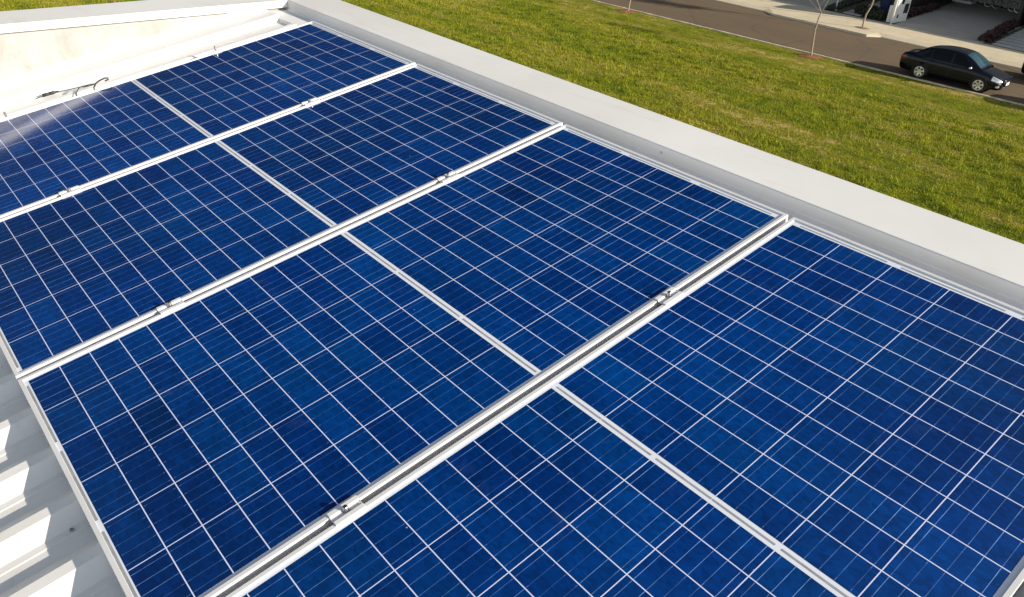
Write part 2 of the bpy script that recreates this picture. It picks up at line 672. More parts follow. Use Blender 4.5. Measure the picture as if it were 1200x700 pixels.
def ring(bm, loops, w, h):
    """rectangular ring built from (inset, z) loops"""
    vs_ = []
    for ins, z in loops:
        vs_.append([bm.verts.new(p) for p in ((ins - w, ins - h, z), (w - ins, ins - h, z), (w - ins, h - ins, z), (ins - w, h - ins, z))])
    for a, b in zip(vs_, vs_[1:]):
        for j in range(4):
            l = (j + 1) % 4
            bm.faces.new((a[j], a[l], b[l], b[j]))


def make_panel():
    t = empty('solar_panel')
    bm = bmesh.new()
    ring(bm, [(0.028, 0.0015), (0.028, 0.0), (0, 0.0), (0, FRAME_H - 0.0009), (0.0003, FRAME_H - 0.0003), (0.0009, FRAME_H),
              (LIP - 0.0007, FRAME_H), (LIP - 0.0002, FRAME_H - 0.0003), (LIP, FRAME_H - 0.0009), (LIP, FRAME_H - REC - 0.0015)], CU, CV)
    link('frame', bm, M_alu, t)
    zb = FRAME_H - REC - 0.0004
    bm = bmesh.new()
    w, h = CU - LIP + 0.0005, CV - LIP + 0.0005
    quad(bm, [(-w, -h, zb), (w, -h, zb), (w, h, zb), (-w, h, zb)])
    quad(bm, [(-w, -h, zb - 0.005), (-w, h, zb - 0.005), (w, h, zb - 0.005), (w, -h, zb - 0.005)])
    link('backsheet', bm, M_back, t)
    # two fields of cells, each mesh starting at its own corner (y runs away from the viewer)
    for s0 in (0.0, 12 * CP + MIDG):
        bm = bmesh.new()
        e = 0.0004
        quad(bm, [(e, e, 0), (12 * CP - e, e, 0), (12 * CP - e, 6 * CQ - e, 0), (e, 6 * CQ - e, 0)])
        link('cell_field', bm, M_cells, t, at=(-CU + MARG_L + s0, -3 * CQ, FRAME_H - REC))
    # tinned ribbons seen in the white margins
    zr = FRAME_H - REC

    def strip(u0, u1, v0, v1):
        quad(bm, [(-CU + MARG_L + u0, -3 * CQ + v0, zr), (-CU + MARG_L + u1, -3 * CQ + v0, zr), (-CU + MARG_L + u1, -3 * CQ + v1, zr), (-CU + MARG_L + u0, -3 * CQ + v1, zr)])
    bm = bmesh.new()
    mu = 12 * CP + MIDG / 2
    for k in range(3):
        strip(mu - 0.0023, mu + 0.0023, 2 * k * CQ + 0.007, 2 * k * CQ + CQ - 0.0012)
        strip(mu - 0.0023, mu + 0.0023, 2 * k * CQ + CQ + 0.0012, 2 * k * CQ + 2 * CQ - 0.007)
    link('ribbon', bm, M_ribbon, t)
    for ua, ub in ((-0.0096, -0.0040), (U_CELLS + 0.0065, U_CELLS + 0.0115)):
        bm = bmesh.new()
        for k in range(3):
            strip(ua, ub, 2 * k * CQ + 0.020, 2 * k * CQ + 2 * CQ - 0.020)
        link('ribbon', bm, M_ribbon, t)
    return t


panel0 = make_panel()
panel_words = ['farthest blue solar panel, loose cable behind it, sunlit wall mirrored in its left corner',
               'blue solar panel next to the farthest one, second from the cable and far parapet',
               'blue solar panel whose long left frame edge lies beside the bare corrugated roof',
               'nearest full blue solar panel, filling the lower right with glinting busbar lines',
               'panel showing only a sliver of frame at the bottom right corner']
for i in range(5):
    t = panel0 if i == 0 else copy_tree(panel0)
    yc = -(i * STEP + 3 * CQ)
    uc = -MARG_L + CU
    t.location = P(uc, yc, -FRAME_H)
    t.rotation_euler = ROT
    tag(t, panel_words[i], 'solar panel', 'solar panels in a row on the roof')


# ------------------------------------------------------------------ clamps
def make_clamp(end=False):
    t = empty('end_clamp' if end else 'mid_clamp')
    bm = bmesh.new()
    L = 0.020 if end else 0.036
    th = 0.0034
    if end:
        pr = [(-0.010, 0.001), (-0.003, 0.001), (0.0005, 0.001), (0.0005, -0.036), (0.028, -0.036)]
    else:
        pr = [(-0.0205, 0.0006), (-0.0082, 0.0006), (-0.0070, -0.0035), (0.0070, -0.0035), (0.0082, 0.0006), (0.0205, 0.0006)]
    top = [(y, z + th) for y, z in pr]
    if end:
        top = [(-0.010, 0.001 + th), (-0.003, 0.001 + th), (0.0032, 0.001 + th), (0.0032, -0.036 + th), (0.028, -0.036 + th)]
    prism_x(bm, pr + top[::-1], -L, L)
    bmesh.ops.recalc_face_normals(bm, faces=bm.faces)
    bevel_all(bm, 0.0006, 1)
    link('clamp_plate', bm, M_clamp, t)
    z0 = -0.033 if end else -0.0001
    yb = 0.016 if end else 0.0
    bm = bmesh.new()
    cyl(bm, (0, yb, z0), (0, yb, z0 + 0.0016), 0.0085 if end else 0.0068, n=20)
    cyl(bm, (0, yb, z0 + 0.0016), (0, yb, z0 + 0.0150 + (0.040 if end else 0)), 0.0050 if end else 0.0058, n=18)
    if not end:
        cyl(bm, (0, yb, z0 + 0.0150), (0, yb, z0 + 0.0163), 0.0058, 0.0048, n=18)
        cyl(bm, (0, yb, z0 + 0.01631), (0, yb, z0 + 0.01640), 0.0028, 0.0028, n=6, mi=1)
    link('bolt', bm, [M_steel, M_black], t)
    bm = bmesh.new()
    zt = -FRAME_H - 0.0004
    zl = Z_CREST + 0.0006
    box(bm, -0.09, 0.09, -0.030, 0.030, min(zl, zt - 0.0004), zt)
    link('rail_foot', bm, M_clamp, t)
    return t


clamp0 = make_clamp()
first = True
CW = {(0, 0): 'mid clamp at the left in the seam between the two farthest panels', (0, 1): 'mid clamp at the right in the seam between the two farthest panels',
      (1, 0): 'mid clamp at the left in the seam above the middle-foreground panel, shiny bolt sticking up',
      (1, 1): 'mid clamp at the right in the seam above the middle-foreground panel',
      (2, 0): 'largest silver mid clamp, round bolt head, low in the seam above the nearest panel',
      (2, 1): 'silver mid clamp holding the nearest panel right of the centre, halfway up its long seam'}
for i in range(3):
    for j, u in enumerate((0.405, 1.430)):
        t = clamp0 if first else copy_tree(clamp0)
        first = False
        t.location = P(u + random.uniform(-0.006, 0.006), -(i * STEP + 6 * CQ + (STEP - 6 * CQ) / 2), 0.0002)
        t.rotation_euler = (0, -PITCH, 0)
        tag(t, CW[(i, j)], 'clamp', 'silver clamps between the panels')
endc = make_clamp(True)
for j, u in enumerate((0.405, 1.425)):
    t = endc if j == 0 else copy_tree(endc)
    t.location = P(u, MARG_V, 0.0002)
    t.rotation_euler = (0, -PITCH, 0)
    tag(t, ['end clamp on the far frame edge at the left border, beside the reflection', 'end clamp with a short dark bolt on the far frame edge, right of the cable'][j], 'clamp', 'end clamps on the far edge')

# loose cable with its plug behind the far panel edge
cab = empty('cable', P(0.72, 0.10, Z_VAL), ROT)
tag(cab, 'thin dark cable looping up behind the far panel edge with a black plug', 'cable')


def cloc(u, y, z):
    return (u - 0.72, y - 0.10, z - Z_VAL)


bm = bmesh.new()
zw = Z_VAL + 0.0042
tube(bm, [cloc(*p) for p in [(0.585, 0.346, zw + .002), (0.60, 0.347, zw + .004), (0.69, 0.342, zw + .003), (0.78, 0.325, zw), (0.845, 0.308, zw + .002), (0.86, 0.285, zw + .004), (0.825, 0.262, zw + .012), (0.775, 0.238, -0.036), (0.74, 0.17, -0.036), (0.72, 0.05, -0.050)]], 0.0021, 8)
link('wire', bm, M_rubber, cab, True)
bm = bmesh.new()
tube(bm, [cloc(*p) for p in [(0.795, -0.01, -0.052), (0.798, 0.035, -0.018), (0.806, 0.055, 0.000), (0.822, 0.062, 0.014), (0.845, 0.066, 0.021), (0.870, 0.066, 0.0245), (0.885, 0.066, 0.0205), (0.884, 0.068, 0.0125), (0.868, 0.070, 0.010)]], 0.0033, 10)
link('loop', bm, M_rubber, cab, True)
bm = bmesh.new()
pp = [Vector(cloc(0.618, 0.348, Z_VAL + .011)), Vector(cloc(0.680, 0.343, Z_VAL + .011))]
d = (pp[1] - pp[0])
tube(bm, [pp[0], pp[0] + d * 0.04, pp[0] + d * 0.45, pp[0] + d * 0.5, pp[0] + d * 0.55, pp[0] + d * 0.9, pp[1], pp[1] + d * 0.25], [0.005, 0.0085, 0.0085, 0.0065, 0.0085, 0.0080, 0.005, 0.003], 12)
link('plug', bm, M_black, cab, True)

# ================================================================== the street
# sheets and slabs: z = 0 is the lawn and the street


def mat_grass_ground():
    k = NT('lawn_soil_and_grass')
    o = k.obj()
    band = k.noise(k.scale(o, (1.0, 0.22, 1.0)), 0.55, 5, 0.62)
    f = k.noise(o, 1.5, 6, 0.65)
    g = k.noise(o, 9.0, 5, 0.7)
    c = k.mix(k.mapr(f, 0.35, 0.65, 0, 1), (0.23, 0.235, 0.013), (0.115, 0.145, 0.009))
    c = k.mix(k.mapr(band, 0.42, 0.62, 0, 0.8), c, (0.230, 0.195, 0.026))
    c = k.mix(k.mapr(g, 0.45, 0.75, 0, 0.6), c, (0.055, 0.065, 0.008))
    dry = k.m('MULTIPLY', k.mapr(band, 0.47, 0.59, 0, 1), k.mapr(f, 0.46, 0.56, 0, 1))
    c = k.mix(dry, c, (0.46, 0.33, 0.12))
    k.set(Base_Color=c, Roughness=0.95)
    k.b.inputs['Specular IOR Level'].default_value = 0.1
    k.bump(k.noise(o, 7.0, 6, 0.75), 1.0, 0.10)
    return k.mat


M_lawn = mat_grass_ground()
bm = bmesh.new()
quad(bm, [(-500, -500, 0), (700, -500, 0), (700, 700, 0), (-500, 700, 0)])
tag(link('ground', bm, M_lawn), kind='structure')


def kerb_x(y):
    return 37.97 - (y - 6.77) * 0.0346


def mat_asphalt():
    k = NT('asphalt')
    o = k.obj()
    s = k.scale(o, (1.0, 0.045, 1.0))
    f = k.noise(s, 1.6, 5, 0.6)
    g = k.noise(o, 60, 4, 0.7)
    p = k.noise(o, 0.4, 4, 0.6)
    c = k.mix(k.mapr(f, 0.35, 0.65, 0, 1), (0.132, 0.087, 0.043), (0.100, 0.066, 0.034))
    c = k.mix(k.mapr(g, 0.4, 0.7, 0, 0.5), c, (0.165, 0.120, 0.075))
    c = k.mix(k.mapr(p, 0.5, 0.7, 0, 0.35), c, (0.085, 0.063, 0.044))
    sx = k.sep(o)
    kx = k.m('SUBTRACT', sx[0], k.m('SUBTRACT', 37.97, k.m('MULTIPLY', k.m('SUBTRACT', sx[1], 6.77), 0.0346)))
    gut = k.m('MULTIPLY', k.mapr(kx, 0.02, 0.55, 1.0, 0.0), k.mapr(k.noise(o, 2.2, 4, 0.6), 0.35, 0.7, 0.2, 0.8))
    c = k.mix(gut, c, (0.060, 0.045, 0.028))
    vc = k.n('ShaderNodeTexVoronoi', feature='DISTANCE_TO_EDGE')
    k.put(vc.inputs['Vector'], o)
    vc.inputs['Scale'].default_value = 0.22
    crack = k.m('LESS_THAN', k.m('ADD', vc.outputs['Distance'], k.m('MULTIPLY', k.noise(o, 3.0, 4, 0.7), 0.012)), 0.0095)
    c = k.mix(k.m('MULTIPLY', crack, 0.55), c, (0.030, 0.024, 0.018))
    k.set(Base_Color=c, Roughness=0.9)
    k.bump(g, 0.5, 0.01)
    return k.mat


M_asphalt = mat_asphalt()
ya, yb = -150.0, 250.0
bm = bmesh.new()
quad(bm, [(kerb_x(ya), ya, 0.004), (45.15, ya, 0.004), (45.15, yb, 0.004), (kerb_x(yb), yb, 0.004)])
tag(link('road', bm, M_asphalt), kind='structure')
M_kerb = simple('kerb_concrete', (0.62, 0.52, 0.35), 0.9, var=0.3, scale=1.5, bump=0.3)
bm = bmesh.new()
y = -20.0
while y < 80:
    y2 = y + 0.98
    xa, xb = kerb_x(y), kerb_x(y2)
    h = 0.062 + random.uniform(-0.006, 0.006)
    v = [bm.verts.new(p) for p in ((xa - 0.11, y, -0.02), (xa, y, -0.02), (xb, y2, -0.02), (xb - 0.11, y2, -0.02), (xa - 0.11, y, h), (xa - 0.008, y, h), (xb - 0.008, y2, h), (xb - 0.11, y2, h))]
    for f in ((4, 5, 6, 7), (0, 1, 5, 4), (1, 2, 6, 5), (2, 3, 7, 6), (3, 0, 4, 7)):
        bm.faces.new([v[i] for i in f])
    y += 1.0
tag(link('kerb', bm, M_kerb), kind='structure')


def mat_pave(name, a, b, jx, jy, joint):
    k = NT(name)
    o = k.obj()
    s = k.sep(o)
    f = k.noise(o, 0.9, 6, 0.65)
    g = k.noise(o, 11, 5, 0.7)
    c = k.mix(k.mapr(f, 0.35, 0.68, 0, 1), a, b)
    c = k.mix(k.mapr(g, 0.45, 0.75, 0, 0.35), c, tuple(x * 0.6 for x in b))
    ju = k.m('FRACT', k.m('DIVIDE', s[0], jx))
    jv = k.m('FRACT', k.m('DIVIDE', s[1], jy))
    line = k.m('MAXIMUM', k.m('LESS_THAN', ju, 0.02 / jx), k.m('LESS_THAN', jv, 0.02 / jy))
    c = k.mix(k.m('MULTIPLY', line, joint), c, tuple(x * 0.4 for x in b))
    k.set(Base_Color=c, Roughness=0.9)
    k.bump(g, 0.3, 0.01)
    return k.mat


M_pave = mat_pave('pale_pavement', (0.62, 0.53, 0.37), (0.52, 0.44, 0.30), 1.5, 2.0, 0.25)
M_drive = mat_pave('grey_driveway', (0.42, 0.385, 0.33), (0.35, 0.32, 0.27), 2.0, 2.5, 0.35)
HP = 0.12


def far(x, y):
    """street points measured at lawn level, moved to the height of the raised far pavement"""
    s = 1 - HP / 9.004
    return (-0.164 + (x + 0.164) * s, -4.109 + (y + 4.109) * s)


# raised pavement, its kerb raised between the driveways and dropped in front of them
bm = bmesh.new()
box(bm, 45.55, 48.66, -60, 120, -0.1, HP)
segs = [(-60, 16.9, 0), (16.9, 17.4, 2), (17.4, 23.5, 1), (23.5, 24.6, 3), (24.6, 120, 0)]
for y0, y1, kd in segs:
    n_ = 1
    hi0 = kd in (1, 3)
    hi1 = kd in (1, 2)

    def sec(yv, hi):
        if hi:
            return [(44.30, yv, -0.02), (44.32, yv, HP), (44.45, yv, HP + 0.0), (45.549, yv, HP)]
        return [(44.95, yv, 0.0), (44.98, yv, 0.035), (45.08, yv, 0.05), (45.549, yv, HP)]
    a = [bm.verts.new(p) for p in sec(y0, hi0)]
    b = [bm.verts.new(p) for p in sec(y1, hi1)]
    for j in range(3):
        bm.faces.new((a[j], a[j + 1], b[j + 1], b[j]))
    if kd in (0, 1):
        pass
tag(link('pavement', bm, M_pave), kind='structure')
M_yard = simple('shaded_garden_soil', (0.060, 0.060, 0.034), 0.95, var=0.35, scale=2.0, bump=0.5)
bm = bmesh.new()
box(bm, 48.662, 120, -60, 120, -0.1, HP - 0.004)
tag(link('terrain', bm, M_yard), kind='structure')
# driveways
bm = bmesh.new()
DY0, DY1 = far(49.3, 13.2)[1], far(49.3, 18.35)[1]
quad(bm, [(48.664, DY0, HP + 0.001), (63.2, DY0 + 1.3, HP + 0.001), (63.2, DY1 + 2.2, HP + 0.001), (48.664, DY1, HP + 0.001)])
quad(bm, [(48.664, 22.7, HP + 0.001), (63.2, 24.2, HP + 0.001), (63.2, 33, HP + 0.001), (48.664, 33, HP + 0.001)])
tag(link('driveway', bm, M_drive), kind='structure')
# stepping slabs on both sides
M_slab = simple('concrete_slab', (0.42, 0.41, 0.38), 0.9, var=0.2, scale=3.0, bump=0.3)


def slabs(name, x0, y0, x1, y1, w, n, dep):
    bm = bmesh.new()
    for i in range(n):
        f = (i + 0.5) / n
        cx, cy = x0 + (x1 - x0) * f, y0 + (y1 - y0) * f
        box(bm, cx - dep / 2, cx + dep / 2, cy - w / 2, cy + w / 2, HP - 0.01, HP + 0.03 + random.uniform(-0.005, 0.005))
    bevel_all(bm, 0.012, 1)
    tag(link(name, bm, M_slab), kind='structure')


slabs('path', 48.75, 10.9, 58.0, 12.1, 3.2, 10, 0.70)
slabs('path', 48.9, 20.9, 58.0, 22.3, 1.15, 9, 0.78)

# ------------------------------------------------------------------ grass blades on the lawn in view
import numpy as np
rng = np.random.default_rng(3)


def vnoise(x, y, seed):
    """smooth value noise on a lattice"""
    r = np.random.default_rng(seed).random((256, 256))
    xi, yi = np.floor(x).astype(int), np.floor(y).astype(int)
    fx, fy = x - xi, y - yi
    fx, fy = fx * fx * (3 - 2 * fx), fy * fy * (3 - 2 * fy)
    g = lambda a, b: r[a % 256, b % 256]
    return (g(xi, yi) * (1 - fx) + g(xi + 1, yi) * fx) * (1 - fy) + (g(xi, yi + 1) * (1 - fx) + g(xi + 1, yi + 1) * fx) * fy


def fbm(x, y, f, seed, n=4):
    v, a, t = 0, 1.0, 0
    for i in range(n):
        v = v + a * vnoise(x * f, y * f, seed + i)
        t += a
        a *= 0.55
        f *= 2.1
    return v / t


def mat_blades():
    k = NT('grass_blades')
    o = k.obj()
    band = k.noise(k.scale(o, (1.0, 0.22, 1.0)), 0.55, 5, 0.62)
    f = k.noise(o, 1.5, 6, 0.65)
    g = k.noise(o, 14.0, 3, 0.6)
    c = k.mix(k.mapr(f, 0.36, 0.64, 0, 1), (0.320, 0.345, 0.012), (0.100, 0.165, 0.007))
    c = k.mix(k.mapr(band, 0.44, 0.62, 0, 0.8), c, (0.38, 0.36, 0.028))
    c = k.mix(k.mapr(g, 0.5, 0.75, 0, 0.55), c, (0.38, 0.30, 0.06))
    k.set(Base_Color=c, Roughness=0.6)
    tl = k.n('ShaderNodeBsdfTranslucent')
    k.put(tl.inputs['Color'], c)
    ms = k.n('ShaderNodeMixShader')
    ms.inputs[0].default_value = 0.35
    k.t.links.new(k.b.outputs[0], ms.inputs[1])
    k.t.links.new(tl.outputs[0], ms.inputs[2])
    k.t.links.new(ms.outputs[0], k.t.nodes['Material Output'].inputs['Surface'])
    k.b.inputs['Specular IOR Level'].default_value = 0.25
    return k.mat


def grass(n, x0, x1, y0, y1):
    x = rng.uniform(x0, x1, n)
    y = rng.uniform(y0, y1, n)
    lim = 37.97 - (y - 6.77) * 0.0346 - 0.055
    d = fbm(x, y * 0.5, 0.8, 11)
    t = fbm(x, y, 2.6, 41)
    dry = np.clip((fbm(x, y * 0.33, 0.42, 77) - 0.465) * 9, 0, 1) * np.clip((t - 0.42) * 8, 0, 1)
    dry = np.maximum(dry, np.clip(1.25 - np.abs(lim - x - 4.3 + 0.25 * np.sin(y * 0.7)) * 5, 0, 1) * np.clip((d - 0.40) * 8, 0, 1))
    strip = np.clip((lim - x - 3.6) / 0.9, 0.0, 1.0)            # mown shorter beside the kerb
    keep = (x < lim) & (rng.random(n) > dry * 0.85)
    x, y, d, t, strip = x[keep], y[keep], d[keep], t[keep], strip[keep]
    n = len(x)
    h = (0.045 + 0.125 * np.clip((t - 0.36) * 2.6, 0, 1) ** 1.7 * (0.4 + d)) * (0.35 + 0.65 * strip) * rng.uniform(0.6, 1.35, n)
    w = 0.010 + 0.011 * rng.random(n)
    a = rng.uniform(0, 2 * np.pi, n)
    lean = rng.uniform(0.1, 0.9, n) * h
    b = rng.uniform(0, 2 * np.pi, n)
    ca, sa = np.cos(a) * w, np.sin(a) * w
    v = np.empty((n, 3, 3), np.float32)
    v[:, 0] = np.stack([x - ca, y - sa, np.full(n, -0.004)], 1)
    v[:, 1] = np.stack([x + ca, y + sa, np.full(n, -0.004)], 1)
    v[:, 2] = np.stack([x + np.cos(b) * lean, y + np.sin(b) * lean, h], 1)
    return v.reshape(-1, 3)


vv = np.concatenate([grass(330000, 22.3, 38.1, 0.0, 42.5), grass(50000, 4.0, 24.0, 41.0, 47.5)])
nv = len(vv)
me = bpy.data.meshes.new('grass')
me.vertices.add(nv)
me.vertices.foreach_set('co', vv.ravel())
me.loops.add(nv)
me.loops.foreach_set('vertex_index', np.arange(nv, dtype=np.int32))
me.polygons.add(nv // 3)
me.polygons.foreach_set('loop_start', np.arange(0, nv, 3, dtype=np.int32))
me.polygons.foreach_set('loop_total', np.full(nv // 3, 3, dtype=np.int32))
me.update()
me.validate()
go = bpy.data.objects.new('grass', me)
COL.objects.link(go)
me.materials.append(mat_blades())
tag(go, 'yellow-green rough lawn with tufts and dry patches between the building and the street', 'grass', kind='stuff')

# reddish soil round the two young trees on the verge
M_soil = simple('red_soil', (0.22, 0.085, 0.030), 0.95, var=0.3, scale=9, bump=0.5)


M_pit = simple('dry_tree_pit', (0.20, 0.15, 0.10), 0.95, var=0.35, scale=9, bump=0.5)


def soil(cx, cy, r, z, mat=None):
    bm = bmesh.new()
    c = bm.verts.new((cx, cy, z + 0.05))
    rings = []
    for q, zz in ((0.5, 0.04), (1.0, 0.0)):
        rings.append([bm.verts.new((cx + math.cos(a) * r * q * random.uniform(0.8, 1.2), cy + math.sin(a) * r * 1.6 * q * random.uniform(0.75, 1.25), z + zz * random.uniform(0.6, 1.3) - 0.004)) for a in [2 * math.pi * i / 22 for i in range(22)]])
    for i in range(22):
        j = (i + 1) % 22
        bm.faces.new((c, rings[0][i], rings[0][j]))
        bm.faces.new((rings[0][i], rings[1][i], rings[1][j], rings[0][j]))
    tag(link('soil', bm, mat or M_soil, None, True), kind='structure')


soil(37.00, 16.42, 0.42, 0.02)
soil(36.60, 28.30, 0.45, 0.02)

# ------------------------------------------------------------------ trees
M_bark = simple('pale_bark', (0.29, 0.225, 0.155), 0.9, var=0.35, scale=14, bump=0.6)
M_leaf = simple('young_leaves', (0.050, 0.075, 0.018), 0.6, var=0.4, scale=3)


def tree(loc, path, r0, r1, dens, leafy, label, seed):
    rs = random.Random(seed)
    t = empty('young_tree', loc)
    tag(t, label, 'tree', 'young street trees')
    bm = bmesh.new()
    n = len(path)
    tube(bm, [(0.0, 0.0, -0.05)] + path, [r0 * 1.5] + [r0 + (r1 - r0) * i / (n - 1) for i in range(n)], 10)
    link('trunk', bm, M_bark, t, True)
    bm = bmesh.new()
    lf = bmesh.new()

    def grow(p, d, ln, rad, lev):
        pts = [Vector(p)]
        dd = Vector(d).normalized()
        k = 4
        for i in range(k):
            dd = (dd + Vector((rs.uniform(-1, 1), rs.uniform(-1, 1), rs.uniform(-0.5, 0.9))) * 0.16).normalized()
            pts.append(pts[-1] + dd * ln / k)
        tube(bm, pts, [rad * (1 - 0.6 * i / k) for i in range(k + 1)], 6 if lev < 2 else 4)
        if lev >= 2:
            for q in range(leafy):
                c = pts[-1].lerp(pts[1], rs.random()) + Vector((rs.gauss(0, 1), rs.gauss(0, 1), rs.gauss(0, 1))) * 0.13
                s = rs.uniform(0.025, 0.055)
                u = Vector((rs.uniform(-1, 1), rs.uniform(-1, 1), rs.uniform(-1, 1))).normalized()
                w = u.orthogonal().normalized()
                vs_ = [lf.verts.new(x) for x in (c - u * s, c + w * s * 0.5, c + u * s, c - w * s * 0.5)]
                lf.faces.new(vs_)
        if lev < 3:
            for q in range(dens if lev else dens - 1):
                i = rs.randint(1, k)
                side = Vector((rs.uniform(-1, 1), rs.uniform(-1, 1), rs.uniform(-0.1, 0.8))).normalized()
                grow(pts[i], dd * 0.7 + side * 0.8, ln * rs.uniform(0.5, 0.72), rad * 0.48, lev + 1)
    top = Vector(path[-1])
    return t, bm, lf, grow, top


# verge tree with the forked bare top, in front of the road
loc = (37.07, 16.38, 0)
path = [(0, 0, 0.0), (0, .05, .47), (.02, .14, 1.27), (0, .09, 1.53), (.02, .10, 1.79), (0, .01, 2.07)]
t1, bm1, lf1, gr1, top1 = tree(loc, path, 0.043, 0.032, 4, 3, 'thin bare forked tree on the grass verge behind the parked car', 5)
gr1(top1, (0.05, -0.35, 0.9), 1.5, 0.017, 0)
gr1(top1, (0.10, 0.95, 0.55), 1.6, 0.013, 0)
gr1(top1, (0.10, 0.75, 0.85), 1.3, 0.010, 0)
gr1(top1 + Vector((0, 0, -.02)), (-0.3, 0.5, 0.9), 1.4, 0.022, 0)
cr = link('crown', bm1, M_bark, t1, True)
link('foliage', lf1, M_leaf, cr)
# the one farther up the verge
t2, bm2, lf2, gr2, top2 = tree((36.66, 28.24, 0), [(0, 0, 0), (.0, -.03, .4), (.01, -.06, .68), (0, -.05, 1.2), (.03, .02, 2.1)], 0.055, 0.040, 4, 6, 'thin tree trunk in red soil, farthest up the grass verge', 9)
for d_ in ((0.3, 0.3, 0.9), (-0.4, 0.2, 0.8), (0.0, -0.5, 0.8)):
    gr2(top2, d_, 1.4, 0.028, 0)
cr = link('crown', bm2, M_bark, t2, True)
link('foliage', lf2, M_leaf, cr)
# pavement tree across the road
fx, fy = 45.75, 18.46
t3, bm3, lf3, gr3, top3 = tree((fx, fy, HP), [(0, 0, 0), (0, .01, .38), (0, -.02, .80), (0.02, -.16, 1.2), (0.02, -.20, 1.57), (0.0, -.1, 2.6)], 0.052, 0.040, 5, 9, 'slim leaning tree trunk on the pale pavement across the road, left of the white pillar', 21)
for d_ in ((0.4, 0.2, 0.9), (-0.5, 0.3, 0.8), (0.0, -0.5, 0.8), (0.1, 0.1, 1.0)):
    gr3(top3, d_, 1.7, 0.032, 0)
cr = link('crown', bm3, M_bark, t3, True)
link('foliage', lf3, M_leaf, cr)
soil(fx, fy, 0.30, HP, M_pit)

# ------------------------------------------------------------------ plants in the front gardens
def hedge(label, pts, width, h, mat, seed, n, leaf=0.06):
    """leafy strip along the line from pts[0] to pts[1]: woody core and many small leaves"""
    rs = random.Random(seed)
    a, b = Vector((*pts[0], HP)), Vector((*pts[1], HP))
    L = (b - a).length
    ang = math.atan2(b.y - a.y, b.x - a.x)
    t = empty('hedge', (a.x, a.y, HP), (0, 0, ang))
    tag(t, label, 'hedge')
    bm = bmesh.new()
    k = max(8, int(L / 0.2))
    tube(bm, [(L * i / k, rs.uniform(-.12, .12) * width, h * rs.uniform(.20, .34)) for i in range(k + 1)], [0.03] + [width * rs.uniform(.14, .22) for _ in range(k - 1)] + [0.03], 7)
    link('stem', bm, mat, t)
    bm = bmesh.new()
    ph = [rs.uniform(0, 6) for _ in range(4)]
    for i in range(n):
        x = rs.uniform(0, L)
        top = h * (0.78 + 0.2 * math.sin(x * 2.3 + ph[0]) * math.sin(x * 5.1 + ph[1]) + rs.uniform(-.12, .12))
        y = rs.uniform(-.5, .5) * width * (0.85 + 0.15 * math.sin(x * 3.7 + ph[2]))
        z = top * (rs.random() ** 0.6) * (1 - 0.5 * abs(2 * y / width) ** 3)
        c = Vector((x, y, max(0.02, z)))
        u = Vector((rs.uniform(-1, 1), rs.uniform(-1, 1), rs.uniform(-1, 1))).normalized()
        w = u.orthogonal().normalized()
        s = leaf * rs.uniform(0.6, 1.3)
        bm.faces.new([bm.verts.new(p) for p in (c - u * s, c + w * s * .55, c + u * s, c - w * s * .55)])
    link('foliage', bm, mat, t)
    return t


M_leaf_dark = simple('dark_hedge_leaves', (0.022, 0.032, 0.010), 0.5, var=0.5, scale=2)
M_leaf_red = simple('dark_red_leaves', (0.040, 0.012, 0.009), 0.5, var=0.5, scale=2)
hedge('dark reddish hedge strip along the right side of the grey driveway', [far(49.75, 13.25), far(57.0, 14.4)], 0.75, 0.50, M_leaf_red, 2, 4200)
hedge('dark green shrub bed behind the tree trunk, left of the white pillar', [far(50.0, 19.3), far(50.6, 21.3)], 1.3, 0.62, M_leaf_dark, 3, 5200)
hedge('dark planting behind the shrub bed, around the blue bin', [far(53.0, 20.0), far(55.8, 21.9)], 1.5, 0.85, M_leaf_dark, 4, 5600)
hedge('low dark hedge running back from the grey post, left of the stepping slabs', [far(49.5, 22.75), far(57.0, 24.1)], 0.75, 0.30, M_leaf_dark, 6, 3600)
hedge('dark reddish low hedge behind the white pillar, along the left of the driveway', [far(52.7, 19.15), far(57.5, 19.6)], 0.6, 0.45, M_leaf_red, 8, 2600)

# ------------------------------------------------------------------ white pillar with letter box and slots
M_pillar = simple('pillar_render', (0.66, 0.65, 0.61), 0.85, var=0.08, scale=4, bump=0.2)
px, py = far(49.62, 18.72)
pil = empty('gate_pillar', (px, py, HP))
tag(pil, 'pale wall-like pillar with a dark square letter box at the start of the driveway', 'pillar')
bm = bmesh.new()
box(bm, 0.04, 1.62, -0.14, 0.13, 0, 2.7)
box(bm, 0.0, 0.9, 0.131, 0.30, 0, 0.95)
bevel_all(bm, 0.01, 1)
link('pillar_wall', bm, M_pillar, pil)
for nm, x0, x1, z0, z1 in (('letter_box', 0.95, 1.45, 0.48, 1.02), ('slot', 0.45, 0.72, 1.05, 1.42), ('slot', 0.50, 0.78, 1.62, 1.95), ('slot', 0.28, 0.42, 0.28, 0.48)):
    bm = bmesh.new()
    box(bm, x0, x1, -0.166, -0.143, z0, z1)
    bevel_all(bm, 0.006, 1)
    link(nm, bm, M_black, pil)

M_post = simple('white_paint', (0.80, 0.79, 0.75), 0.5, var=0.04)


